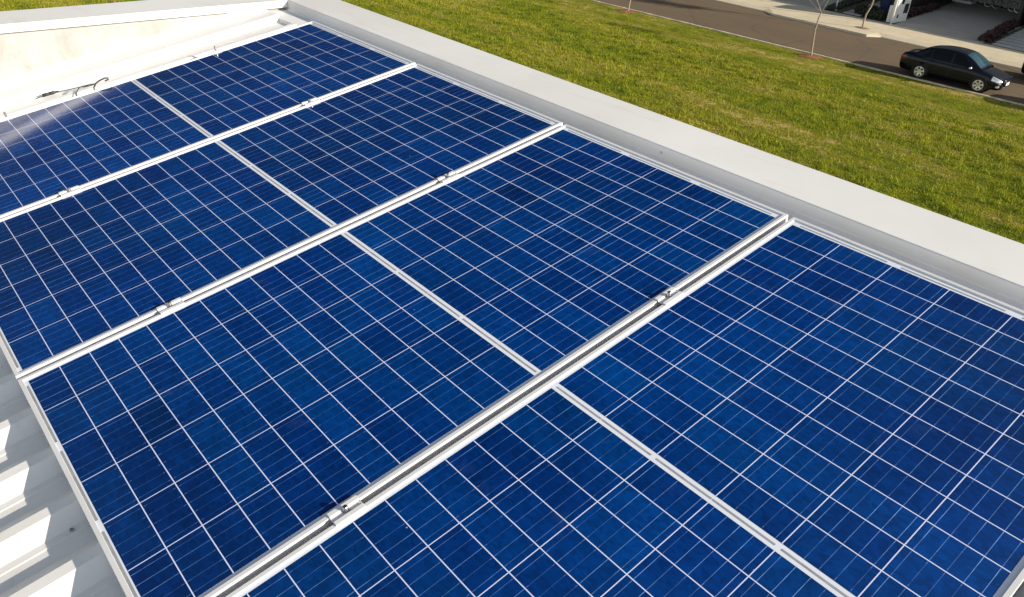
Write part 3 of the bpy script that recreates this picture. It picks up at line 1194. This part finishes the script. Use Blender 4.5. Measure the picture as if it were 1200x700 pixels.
def post(x, y, h, r, label):
    t = empty('post', (x, y, HP))
    tag(t, label, 'post', 'posts across the road')
    bm = bmesh.new()
    tube(bm, [(0, 0, 0), (0, 0, h * .5), (0, 0, h)], [r, r * .95, r * .9], 12)
    link('pole', bm, M_post, t, True)
    bm = bmesh.new()
    cyl(bm, (0, 0, 0), (0, 0, 0.015), r * 2.1, n=16)
    for a in range(4):
        c, s_ = math.cos(a * 1.571 + .78) * r * 1.6, math.sin(a * 1.571 + .78) * r * 1.6
        cyl(bm, (c, s_, 0.015), (c, s_, 0.03), 0.008, n=6)
    link('base_plate', bm, M_post, t)
    bm = bmesh.new()
    cyl(bm, (0, 0, h), (0, 0, h + 0.03), r * 1.1, r * 0.4, n=14)
    link('cap', bm, M_post, t)


ppx, ppy = far(49.18, 18.47)
post(ppx, ppy, 2.9, 0.05, 'thin sunlit white post right in front of the pale pillar')
ppx, ppy = far(50.0, 22.6)
post(ppx, ppy, 2.6, 0.048, 'thin pale post at the corner of the shaded garden, above the pavement')

# blue bin
bx, by = far(52.2, 20.55)
bn = empty('wheelie_bin', (bx, by, HP), (0, 0, 0.2))
tag(bn, 'dark blue bin standing among the dark plants left of the pale pillar', 'bin')
M_blue = simple('dark_blue_plastic', (0.014, 0.020, 0.085), 0.45, var=0.1)
bm = bmesh.new()
lo = [bm.verts.new(p) for p in ((-.22, -.2, .06), (.22, -.2, .06), (.22, .2, .06), (-.22, .2, .06))]
hi = [bm.verts.new(p) for p in ((-.29, -.26, .98), (.29, -.26, .98), (.29, .26, .98), (-.29, .26, .98))]
for i in range(4):
    bm.faces.new((lo[i], lo[(i + 1) % 4], hi[(i + 1) % 4], hi[i]))
bm.faces.new(lo[::-1])
bm.faces.new(hi)
bevel_all(bm, 0.02, 2)
link('tub', bm, M_blue, bn)
bm = bmesh.new()
prism_y(bm, [(-.32, .985), (.31, .985), (.33, 1.0), (.30, 1.045), (-.25, 1.06), (-.32, 1.02)], -.285, .285)
link('lid', bm, M_blue, bn)
bm = bmesh.new()
tube(bm, [(.30, -.2, .95), (.36, -.2, .97), (.36, .2, .97), (.30, .2, .95)], 0.015, 8)
link('handle', bm, M_blue, bn)
for s_ in (-1, 1):
    bm = bmesh.new()
    lathe(bm, [(0.0, -.03), (.08, -.03), (.095, -.02), (.095, .02), (.08, .03), (0, .03)], 18)
    link('wheel', bm, M_rubber, bn, at=(.17, s_ * .24, .10))

# ------------------------------------------------------------------ houses across the street
M_hwall = simple('house_render', (0.42, 0.40, 0.37), 0.9, var=0.06, scale=2, bump=0.15)
M_hdark = simple('dark_cladding', (0.030, 0.022, 0.018), 0.7, var=0.25, scale=5)
kg = NT('window_glass')
kg.set(Base_Color=(0.02, 0.025, 0.03), Roughness=0.04, Metallic=0.0)
M_glass = kg.mat
M_door = simple('grey_door', (0.10, 0.10, 0.10), 0.5, var=0.1)


def house(y0, y1, label, car_y=None):
    h = empty('house', (60, (y0 + y1) / 2, HP))
    tag(h, label, 'house', 'houses across the street')
    yc = (y0 + y1) / 2
    W = (y1 - y0) / 2

    def part(nm, boxes, mat, par=None, bev=0.0):
        bm = bmesh.new()
        for b in boxes:
            box(bm, *b)
        if bev:
            bevel_all(bm, bev, 1)
        return link(nm, bm, mat, par or h)
    part('upper_storey', [(-4.3, 7.0, -W, W, 2.95, 7.0)], M_hwall)
    part('roof', [(-4.55, 7.3, -W - .25, W + .25, 7.004, 7.30)], M_hwall, bev=0.02)
    part('ground_floor', [(2.0, 7.0, -W + .01, W - .01, 0.0, 2.946)], M_hwall)
    part('side_wall', [(-4.2, 1.996, W - .24, W - .02, 0.0, 2.946)], M_hdark)
    part('side_wall', [(-4.2, 1.996, -W + .02, -W + .24, 0.0, 2.946)], M_hdark)
    for k in range(3):
        cy = -W + (k + .5) * 2 * W / 3
        w = part('window', [(-4.36, -4.302, cy - 1.0, cy - .93, 4.2, 5.8), (-4.36, -4.302, cy + .93, cy + 1.0, 4.2, 5.8), (-4.36, -4.302, cy - .93, cy + .93, 4.2, 4.27), (-4.36, -4.302, cy - .93, cy + .93, 5.73, 5.8), (-4.35, -4.303, cy - .03, cy + .03, 4.27, 5.73)], M_alu)
        part('pane', [(-4.33, -4.304, cy - .925, cy - .034, 4.275, 5.725), (-4.33, -4.304, cy + .034, cy + .925, 4.275, 5.725)], M_glass, w)
    d = part('door', [(1.94, 1.997, W - 1.6, W - .6, 0.01, 2.15)], M_door)
    part('handle', [(1.90, 1.938, W - .75, W - .71, 0.9, 1.15)], M_steel, d)
    part('doorstep', [(1.1, 1.93, W - 1.75, W - .45, 0.004, 0.17)], M_post, bev=0.01)
    part('skirting', [(1.975, 1.998, -W + .25, W - 1.7, 0.004, 0.12)], M_hdark)
    return h


house(13.85, 20.6, 'shaded house with an open carport at the end of the grey driveway, bicycles inside')
house(21.0, 35.0, 'house with the wide drive behind the shaded garden, left of the carport')
house(-14.0, 13.4, 'house behind the stepping slabs, right of the carport')
house(36.0, 56.0, 'house farthest along the street, beyond the shaded garden')

# ------------------------------------------------------------------ bicycles in the carport


def bicycle():
    t = empty('bicycle')
    R0 = 0.335
    M_fr = simple('bike_paint', (0.10, 0.10, 0.11), 0.4, var=0.1)
    for x in (-0.52, 0.52):
        bm = bmesh.new()
        lathe(bm, [(R0 - .035, -.012), (R0 - .008, -.02), (R0, 0), (R0 - .008, .02), (R0 - .035, .012)], 36)
        w = link('wheel', bm, M_rubber, t, True, at=(x, 0, R0))
        bm = bmesh.new()
        lathe(bm, [(R0 - .055, -.012), (R0 - .034, -.014), (R0 - .034, .014), (R0 - .055, .012)], 36, close=True)
        for a in range(18):
            an = a * math.pi / 9
            cyl(bm, (math.cos(an) * .02, .015 * (-1) ** a, math.sin(an) * .02), (math.cos(an) * (R0 - .05), 0, math.sin(an) * (R0 - .05)), .0018, n=4)
        cyl(bm, (0, -.04, 0), (0, .04, 0), .02, n=10)
        link('rim', bm, M_steel, w)
    bm = bmesh.new()
    A, B, Cc, D, Ee = (-.52, 0, R0), (-.08, 0, .29), (-.20, 0, .78), (.36, 0, .82), (.40, 0, .70)
    for p, q, r in ((B, Cc, .017), (B, Ee, .02), ((-.19, 0, .74), D, .017), (D, Ee, .02)):
        cyl(bm, p, q, r, n=10)
    for s_ in (-1, 1):
        cyl(bm, (A[0], s_ * .055, A[2]), (B[0], s_ * .03, B[2]), .010, n=8)
        cyl(bm, (A[0], s_ * .055, A[2]), (-.19, s_ * .02, .74), .009, n=8)
        cyl(bm, (.52, s_ * .05, R0), (.41, s_ * .045, .68), .012, n=8)
    link('frame', bm, M_fr, t)
    bm = bmesh.new()
    tube(bm, [(.36, 0, .80), (.34, 0, .93), (.40, 0, .97)], .014, 8)
    tube(bm, [(.30, -.30, 1.0), (.38, -.2, .99), (.41, 0, .97), (.38, .2, .99), (.30, .30, 1.0)], .012, 8)
    link('handlebar', bm, M_black, t)
    bm = bmesh.new()
    cyl(bm, (-.20, 0, .76), (-.23, 0, .92), .013, n=8)
    lo = [(-.38, .075), (-.30, .08), (-.16, .03), (-.08, .018)]
    prof = [(x, y) for x, y in lo] + [(x, -y) for x, y in lo[::-1]]
    a = [bm.verts.new((x, y, .92)) for x, y in prof]
    b = [bm.verts.new((x, y * .8, .965)) for x, y in prof]
    for i in range(len(prof)):
        j = (i + 1) % len(prof)
        bm.faces.new((a[i], a[j], b[j], b[i]))
    bm.faces.new(a[::-1])
    bm.faces.new(b)
    link('saddle', bm, M_black, t)
    bm = bmesh.new()
    lathe(bm, [(.0, -.035), (.09, -.035), (.09, -.03), (.0, -.03)], 20)
    cyl(bm, (0, -.05, 0), (.12, -.06, -.12), .009, n=6)
    cyl(bm, (0, .05, 0), (-.12, .06, .12), .009, n=6)
    cyl(bm, (.08, -.1, -.12), (.16, -.1, -.12), .012, n=6)
    cyl(bm, (-.08, .1, .12), (-.16, .1, .12), .012, n=6)
    link('crank', bm, M_steel, t, at=(-.08, 0, .29))
    return t


b0 = bicycle()
for i, (y, rz, lab) in enumerate(((18.35, 1.60, 'leftmost bicycle leaning in the dark back of the carport'), (16.75, 1.50, 'bicycle in the middle of the carport row, wheels overlapping'), (15.25, 1.66, 'bicycle nearest the dark right-hand wall of the carport'))):
    t = b0 if i == 0 else copy_tree(b0)
    t.location = (61.25 - .12 * i, y, HP)
    t.rotation_euler = (0, 0, rz)
    tag(t, lab, 'bicycle', 'bicycles in the carport')

# ------------------------------------------------------------------ cars


def mat_paint(name, col):
    k = NT(name)
    k.set(Base_Color=col, Roughness=0.38, Metallic=0.0)
    k.b.inputs['Specular IOR Level'].default_value = 0.15
    k.b.inputs['Coat Weight'].default_value = 0.65
    k.b.inputs['Coat Roughness'].default_value = 0.03
    k.b.inputs['Coat IOR'].default_value = 1.36
    return k.mat


M_paint = mat_paint('black_blue_paint', (0.0020, 0.0026, 0.0075))
kg = NT('tinted_glass')
kg.set(Base_Color=(0.006, 0.008, 0.010), Roughness=0.03)
kg.b.inputs['Specular IOR Level'].default_value = 0.6
kg.b.inputs['Specular IOR Level'].default_value = 0.10
M_tint = kg.mat
kg = NT('windscreen_glass')
kg.set(Base_Color=(0.012, 0.045, 0.060), Roughness=0.03)
kg.b.inputs['Specular IOR Level'].default_value = 0.7
M_screen = kg.mat
kg = NT('headlight_lens')
kg.set(Base_Color=(0.72, 0.72, 0.70), Roughness=0.18, Metallic=0.6)
M_head = kg.mat
kg = NT('tail_light_lens')
kg.set(Base_Color=(0.10, 0.008, 0.006), Roughness=0.12)
M_tail = kg.mat
M_rim = simple('silver_rim', (0.72, 0.69, 0.60), 0.35, 0.55, 0.05)
M_chrome = simple('chrome', (0.75, 0.75, 0.74), 0.12, 1.0, 0.03)
M_plate = simple('number_plate', (0.62, 0.62, 0.60), 0.5, 0, 0.05)
M_amber = simple('fog_light_glass', (0.75, 0.73, 0.68), 0.2, 0.4, 0.05)


def spline(keys, x):
    """Catmull-Rom through rows of (x, ...)"""
    n = len(keys)
    i = 0
    while i < n - 2 and x > keys[i + 1][0]:
        i += 1
    p1, p2 = keys[i], keys[i + 1]
    p0, p3 = keys[max(i - 1, 0)], keys[min(i + 2, n - 1)]
    h = p2[0] - p1[0]
    t = min(max((x - p1[0]) / h, 0), 1)
    out = []
    for k in range(1, len(p1)):
        m1 = (p2[k] - p0[k]) / max(p2[0] - p0[0], 1e-6) * h
        m2 = (p3[k] - p1[k]) / max(p3[0] - p1[0], 1e-6) * h
        t2, t3 = t * t, t * t * t
        out.append((2 * t3 - 3 * t2 + 1) * p1[k] + (t3 - 2 * t2 + t) * m1 + (-2 * t3 + 3 * t2) * p2[k] + (t3 - t2) * m2)
    return out


BODY = [(-2.36, .60, .44, .72, .80), (-2.33, .72, .36, .82, .90), (-2.24, .80, .28, .90, .99), (-2.05, .835, .25, .925, 1.035), (-1.75, .845, .23, .925, 1.04),
        (-1.3, .85, .21, .915, 1.0), (-.6, .85, .19, .90, .97), (0, .85, .19, .89, .955), (.7, .85, .19, .875, .95), (1.10, .848, .20, .85, .945),
        (1.5, .835, .21, .80, .875), (1.8, .81, .21, .745, .80), (2.0, .765, .22, .69, .735), (2.10, .69, .24, .64, .675), (2.15, .58, .28, .59, .60), (2.17, .46, .34, .53, .535)]
#       x      base half width, roof half width, roof edge height
CAB = [(-1.86, .70, .66, 1.03), (-1.70, .74, .63, 1.10), (-1.40, .78, .59, 1.255), (-1.05, .80, .585, 1.375), (-.65, .805, .60, 1.425), (-.2, .81, .605, 1.438), (.2, .81, .60, 1.415), (.5, .81, .60, 1.345), (.8, .81, .63, 1.19), (1.08, .80, .68, 1.005), (1.20, .79, .71, .935)]
CAB_X0, CAB_X1 = CAB[0][0], CAB[-1][0]


def body_pt(x, j):
    w, zb, zs, zt = spline(BODY, x)
    pr = [(0, zb), (.72 * w, zb), (.92 * w, zb + .02), (.975 * w, zb + .10), (.995 * w, zb + .20), (1.0 * w, .40 + .2 * zb), (w, .56), (.99 * w, zs - .16), (.975 * w, zs - .05), (.95 * w, zs), (.88 * w, zs + (zt - zs) * .45), (.70 * w, zs + (zt - zs) * .80), (.35 * w, zs + (zt - zs) * .97), (0, zt)]
    y, z = pr[j]
    return y, max(z, zb)


def cab_pt(x, s):
    """s: 0 belt line, 1 roof edge, 2 centre of the roof"""
    yb_, yr, zr = spline(CAB, x)
    w, zb, zs, zt = spline(BODY, x)
    z0 = zs - .03
    if s <= 1:
        c = s
        y = yb_ + (yr - yb_) * (c ** 1.25)
        z = z0 + (zr - z0) * c
    else:
        c = s - 1
        y = yr * (1 - c)
        z = zr + .045 * (1 - (1 - c) ** 2)
        if c > 0:
            z = zr + .045 * math.sin(c * math.pi / 2)
    return y, z


def grid(bm, fn, xs, js, skip=None, mirror=True):
    for sgn in ((1, -1) if mirror else (1,)):
        rows_ = []
        for x in xs:
            row = []
            for j in js:
                y, z = fn(x, j)
                row.append(bm.verts.new((x, sgn * y, z)))
            rows_.append(row)
        for a, b in zip(rows_, rows_[1:]):
            for i in range(len(js) - 1):
                q = [a[i], b[i], b[i + 1], a[i + 1]]
                if skip:
                    c = sum((v.co for v in q), Vector()) / 4
                    if skip(c):
                        continue
                try:
                    bm.faces.new(q if sgn > 0 else q[::-1])
                except ValueError:
                    pass
    bmesh.ops.remove_doubles(bm, verts=bm.verts, dist=1e-4)


WHEELS = ((1.30, 1), (1.30, -1), (-1.30, 1), (-1.30, -1))
WR = 0.315


def make_car(paint):
    t = empty('parked_car')
    xs = [-2.36 + 4.53 * i / 150 for i in range(151)]

    def arch(c):
        return abs(c.y) > .5 and min((c.x - 1.30) ** 2, (c.x + 1.30) ** 2) + (c.z - WR) ** 2 < .352 ** 2
    bm = bmesh.new()
    grid(bm, body_pt, xs, list(range(14)), arch)
    for x in (xs[0], xs[-1]):                       # close both ends
        pts = [body_pt(x, j) for j in range(14)]
        f = [bm.verts.new((x, y, z)) for y, z in pts] + [bm.verts.new((x, -y, z)) for y, z in pts[-2:0:-1]]
        bm.faces.new(f if x > 0 else f[::-1])
    cx = [CAB_X0 + (CAB_X1 - CAB_X0) * i / 70 for i in range(71)]
    ss = [i / 8 for i in range(9)] + [1 + i / 6 for i in range(1, 7)]
    grid(bm, cab_pt, cx, ss)
    body = link('body', bm, paint, t, True)
    # wheel arches
    for x in (1.30, -1.30):
        for s_ in (1, -1):
            bm = bmesh.new()
            w_ = spline(BODY, x)[0]
            pa = [(x + .352 * math.cos(a), s_ * (w_ - .002), WR + .352 * math.sin(a)) for a in [math.pi * (-.06 + 1.12 * i / 20) for i in range(21)]]
            tube(bm, pa, .016, 6)
            for a, b in zip(pa, pa[1:]):
                bm.faces.new([bm.verts.new(p) for p in (a, b, (b[0], s_ * .48, b[2]), (a[0], s_ * .48, a[2]))])
            bm.faces.new([bm.verts.new((p[0], s_ * .48, p[2])) for p in pa])
            link('wheel_arch', bm, M_black, t)
    # glass, a few millimetres proud of the cab surface

    def glass(nm, fx, s0, s1, n, m_, mat, sides):
        """fx(s) -> (x0, x1) along the pane for each height s"""
        for sg in sides:
            bm = bmesh.new()
            rows_ = []
            for j in range(m_ + 1):
                s = s0 + (s1 - s0) * j / m_
                x0, x1 = fx((s - s0) / (s1 - s0))
                row = []
                for i in range(n + 1):
                    x = x0 + (x1 - x0) * i / n
                    y, z = cab_pt(x, s)
                    row.append(bm.verts.new((x, sg * (y + .005), z + .002)))
                rows_.append(row)
            for a, b in zip(rows_, rows_[1:]):
                for i in range(n):
                    bm.faces.new((a[i], a[i + 1], b[i + 1], b[i]))
            link(nm, bm, mat, t, True)
    glass('side_window', lambda c: (-.03, .98 - .62 * c), .16, .90, 12, 6, M_tint, (1, -1))
    glass('side_window', lambda c: (-.98, -.11), .16, .90, 12, 6, M_tint, (1, -1))
    glass('quarter_window', lambda c: (-1.48 + .42 * c, -1.04), .20, .88, 8, 5, M_tint, (1, -1))

    def across(nm, f0, f1, mat):
        """pane across the car between two stations, following the cab"""
        bm = bmesh.new()
        rows_ = []
        for i in range(13):
            x = f0 + (f1 - f0) * i / 12
            row = []
            for k in range(-8, 9):
                c = abs(k) / 8
                y, z = cab_pt(x, 2 - c * 0.96)
                row.append(bm.verts.new((x + (.004 if f0 > 0 else -.004), math.copysign(y, k) if k else 0, z + .006)))
            rows_.append(row)
        for a, b in zip(rows_, rows_[1:]):
            for i in range(16):
                bm.faces.new((a[i], a[i + 1], b[i + 1], b[i]))
        return link(nm, bm, mat, t, True)
    ws = across('windscreen', .40, 1.13, M_screen)
    across('rear_window', -1.74, -1.08, M_tint)
    bm = bmesh.new()
    for y0, y1 in ((-.45, .02), (.10, .55)):
        pts = [(1.155, y0, .965), (1.145, y0 + .2, .972), (1.10, y1, 1.01)]
        tube(bm, [(p[0] + .02, p[1], p[2] + .01) for p in pts], .007, 5)
    link('wiper', bm, M_black, ws)
    # doors: shut lines as thin dark seams, handles
    for s_ in (1, -1):
        for x0, x1 in ((-.06, 1.02), (-1.02, -.075)):
            bm = bmesh.new()
            for xx in (x0, x1):
                pts = []
                for j in (3, 4, 5, 6, 7, 8, 9):
                    y, z = body_pt(xx, j)
                    pts.append((xx, s_ * (y + .0005), z))
                tube(bm, pts, .0045, 4)
            d = link('door', bm, M_black, t)
            bm = bmesh.new()
            y, z = body_pt(x0 + .12, 8)
            tube(bm, [(x0 + .05, s_ * (y + .003), z), (x0 + .09, s_ * (y + .028), z), (x0 + .19, s_ * (y + .028), z + .003), (x0 + .23, s_ * (y + .003), z + .003)], .011, 8)
            link('handle', bm, paint, d)
        bm = bmesh.new()
        y, z = cab_pt(.86, .16)
        bmesh.ops.create_icosphere(bm, subdivisions=3, radius=1, matrix=Matrix.Translation((.80, s_ * (y + .12), z + .065)) @ Matrix.Diagonal((.075, .11, .075, 1)))
        cyl(bm, (.84, s_ * (y - .01), z + .01), (.81, s_ * (y + .07), z + .05), .022, n=8)
        mi_ = link('wing_mirror', bm, M_chrome, t, True)
        bm = bmesh.new()
        bmesh.ops.create_circle(bm, cap_ends=True, segments=20, radius=.085, matrix=Matrix.Translation((.722, s_ * (y + .12), z + .065)) @ Matrix.Rotation(math.pi / 2, 4, 'Y') @ Matrix.Diagonal((.7, 1, 1, 1)))
        link('mirror_glass', bm, M_chrome, mi_)
    # lights

    def patch(nm, x0, x1, j0, j1, mat, sides=(1, -1), off=.006, n=10, par=None):
        for sg in sides:
            bm = bmesh.new()
            rows_ = []
            for i in range(n + 1):
                x = x0 + (x1 - x0) * i / n
                row = []
                for q in range(5):
                    jj = j0 + (j1 - j0) * q / 4
                    a = int(min(math.floor(jj), 12))
                    f = jj - a
                    ya, za = body_pt(x, a)
                    yb2, zb2 = body_pt(x, a + 1)
                    sgn_x = off if x0 > 0 else -off
                    row.append(bm.verts.new((x + sgn_x, sg * (ya + (yb2 - ya) * f + off), za + (zb2 - za) * f + off * .5)))
                rows_.append(row)
            for a, b in zip(rows_, rows_[1:]):
                for i in range(4):
                    bm.faces.new((a[i], a[i + 1], b[i + 1], b[i]))
            link(nm, bm, mat, par or t, True)
    patch('headlight', 1.74, 2.12, 7.15, 9.9, M_head)
    patch('tail_light', -2.34, -2.02, 6.7, 9.2, M_tail)
    patch('fog_light', 1.97, 2.10, 3.2, 4.2, M_amber)
    # grille, bumper intake, plates, badge strip
    bm = bmesh.new()
    for k in range(3):
        z = .555 + .035 * k
        tube(bm, [(2.115 - .012 * k, -.36, z), (2.19 - .012 * k, -.2, z + .004), (2.20 - .012 * k, 0, z + .006), (2.19 - .012 * k, .2, z + .004), (2.115 - .012 * k, .36, z)], .007, 6)
    link('grille', bm, M_chrome, t)
    bm = bmesh.new()
    tube(bm, [(2.12, -.50, .33), (2.17, -.25, .33), (2.18, 0, .33), (2.17, .25, .33), (2.12, .50, .33)], .035, 8)
    link('air_intake', bm, M_black, t)
    bm = bmesh.new()
    box(bm, 2.19, 2.202, -.20, .20, .40, .53)
    link('number_plate', bm, M_plate, t)
    bm = bmesh.new()
    box(bm, -2.378, -2.366, -.20, .20, .58, .71)
    link('number_plate', bm, M_plate, t)
    # wheels
    for x, s_ in WHEELS:
        bm = bmesh.new()
        lathe(bm, [(.215, -.09), (.29, -.10), (.312, -.085), (WR, -.05), (WR, .05), (.312, .085), (.29, .10), (.215, .09)], 40)
        w = link('wheel', bm, M_rubber, t, True, at=(x, s_ * .745, WR))
        bm = bmesh.new()
        lathe(bm, [(.222, .085 * s_), (.222, .098 * s_), (.200, .100 * s_), (.192, .080 * s_), (.180, .03 * s_)], 40)
        for k in range(6):
            a = k * math.pi / 3 + .3
            u, v_ = Vector((math.cos(a), 0, math.sin(a))), Vector((-math.sin(a), 0, math.cos(a)))
            pts = [(.02, .048), (.075, .042), (.14, .034), (.205, .058)]
            L_ = [bm.verts.new(u * r + v_ * h_ + Vector((0, s_ * (.096 - (.012 if r < .1 else 0)), 0))) for r, h_ in pts]
            R_ = [bm.verts.new(u * r - v_ * h_ + Vector((0, s_ * (.096 - (.012 if r < .1 else 0)), 0))) for r, h_ in pts]
            for i in range(3):
                bm.faces.new((L_[i], L_[i + 1], R_[i + 1], R_[i]))
        lathe(bm, [(0, s_ * .094), (.035, s_ * .092), (.05, s_ * .08)], 20)
        link('rim', bm, M_rim, w)
        bm = bmesh.new()
        lathe(bm, [(0, s_ * .025), (.21, s_ * .025)], 28)
        link('brake_disc', bm, M_black, w)
    return t


car0 = make_car(M_paint)
CAR_RZ = R(-87.6)
car0.location = (38.92, 10.20, 0.004)
car0.rotation_euler = (0, 0, CAR_RZ)
tag(car0, 'black sedan with silver six-spoke wheels parked at the grass kerb', 'car', 'cars parked along the street')
car1 = copy_tree(car0)
car1.location = (39.05, 3.75, 0.004)
car1.rotation_euler = (0, 0, CAR_RZ)
tag(car1, 'second dark sedan ahead at the grass kerb, seen only by its shadow on the road', 'car', 'cars parked along the street')
car2 = copy_tree(car0)
car2.location = (43.45, 6.50, 0.004)
car2.rotation_euler = (0, 0, R(-89))
tag(car2, 'dark car across the road by the pale pavement, only its rear corner in view', 'car', 'cars parked along the street')
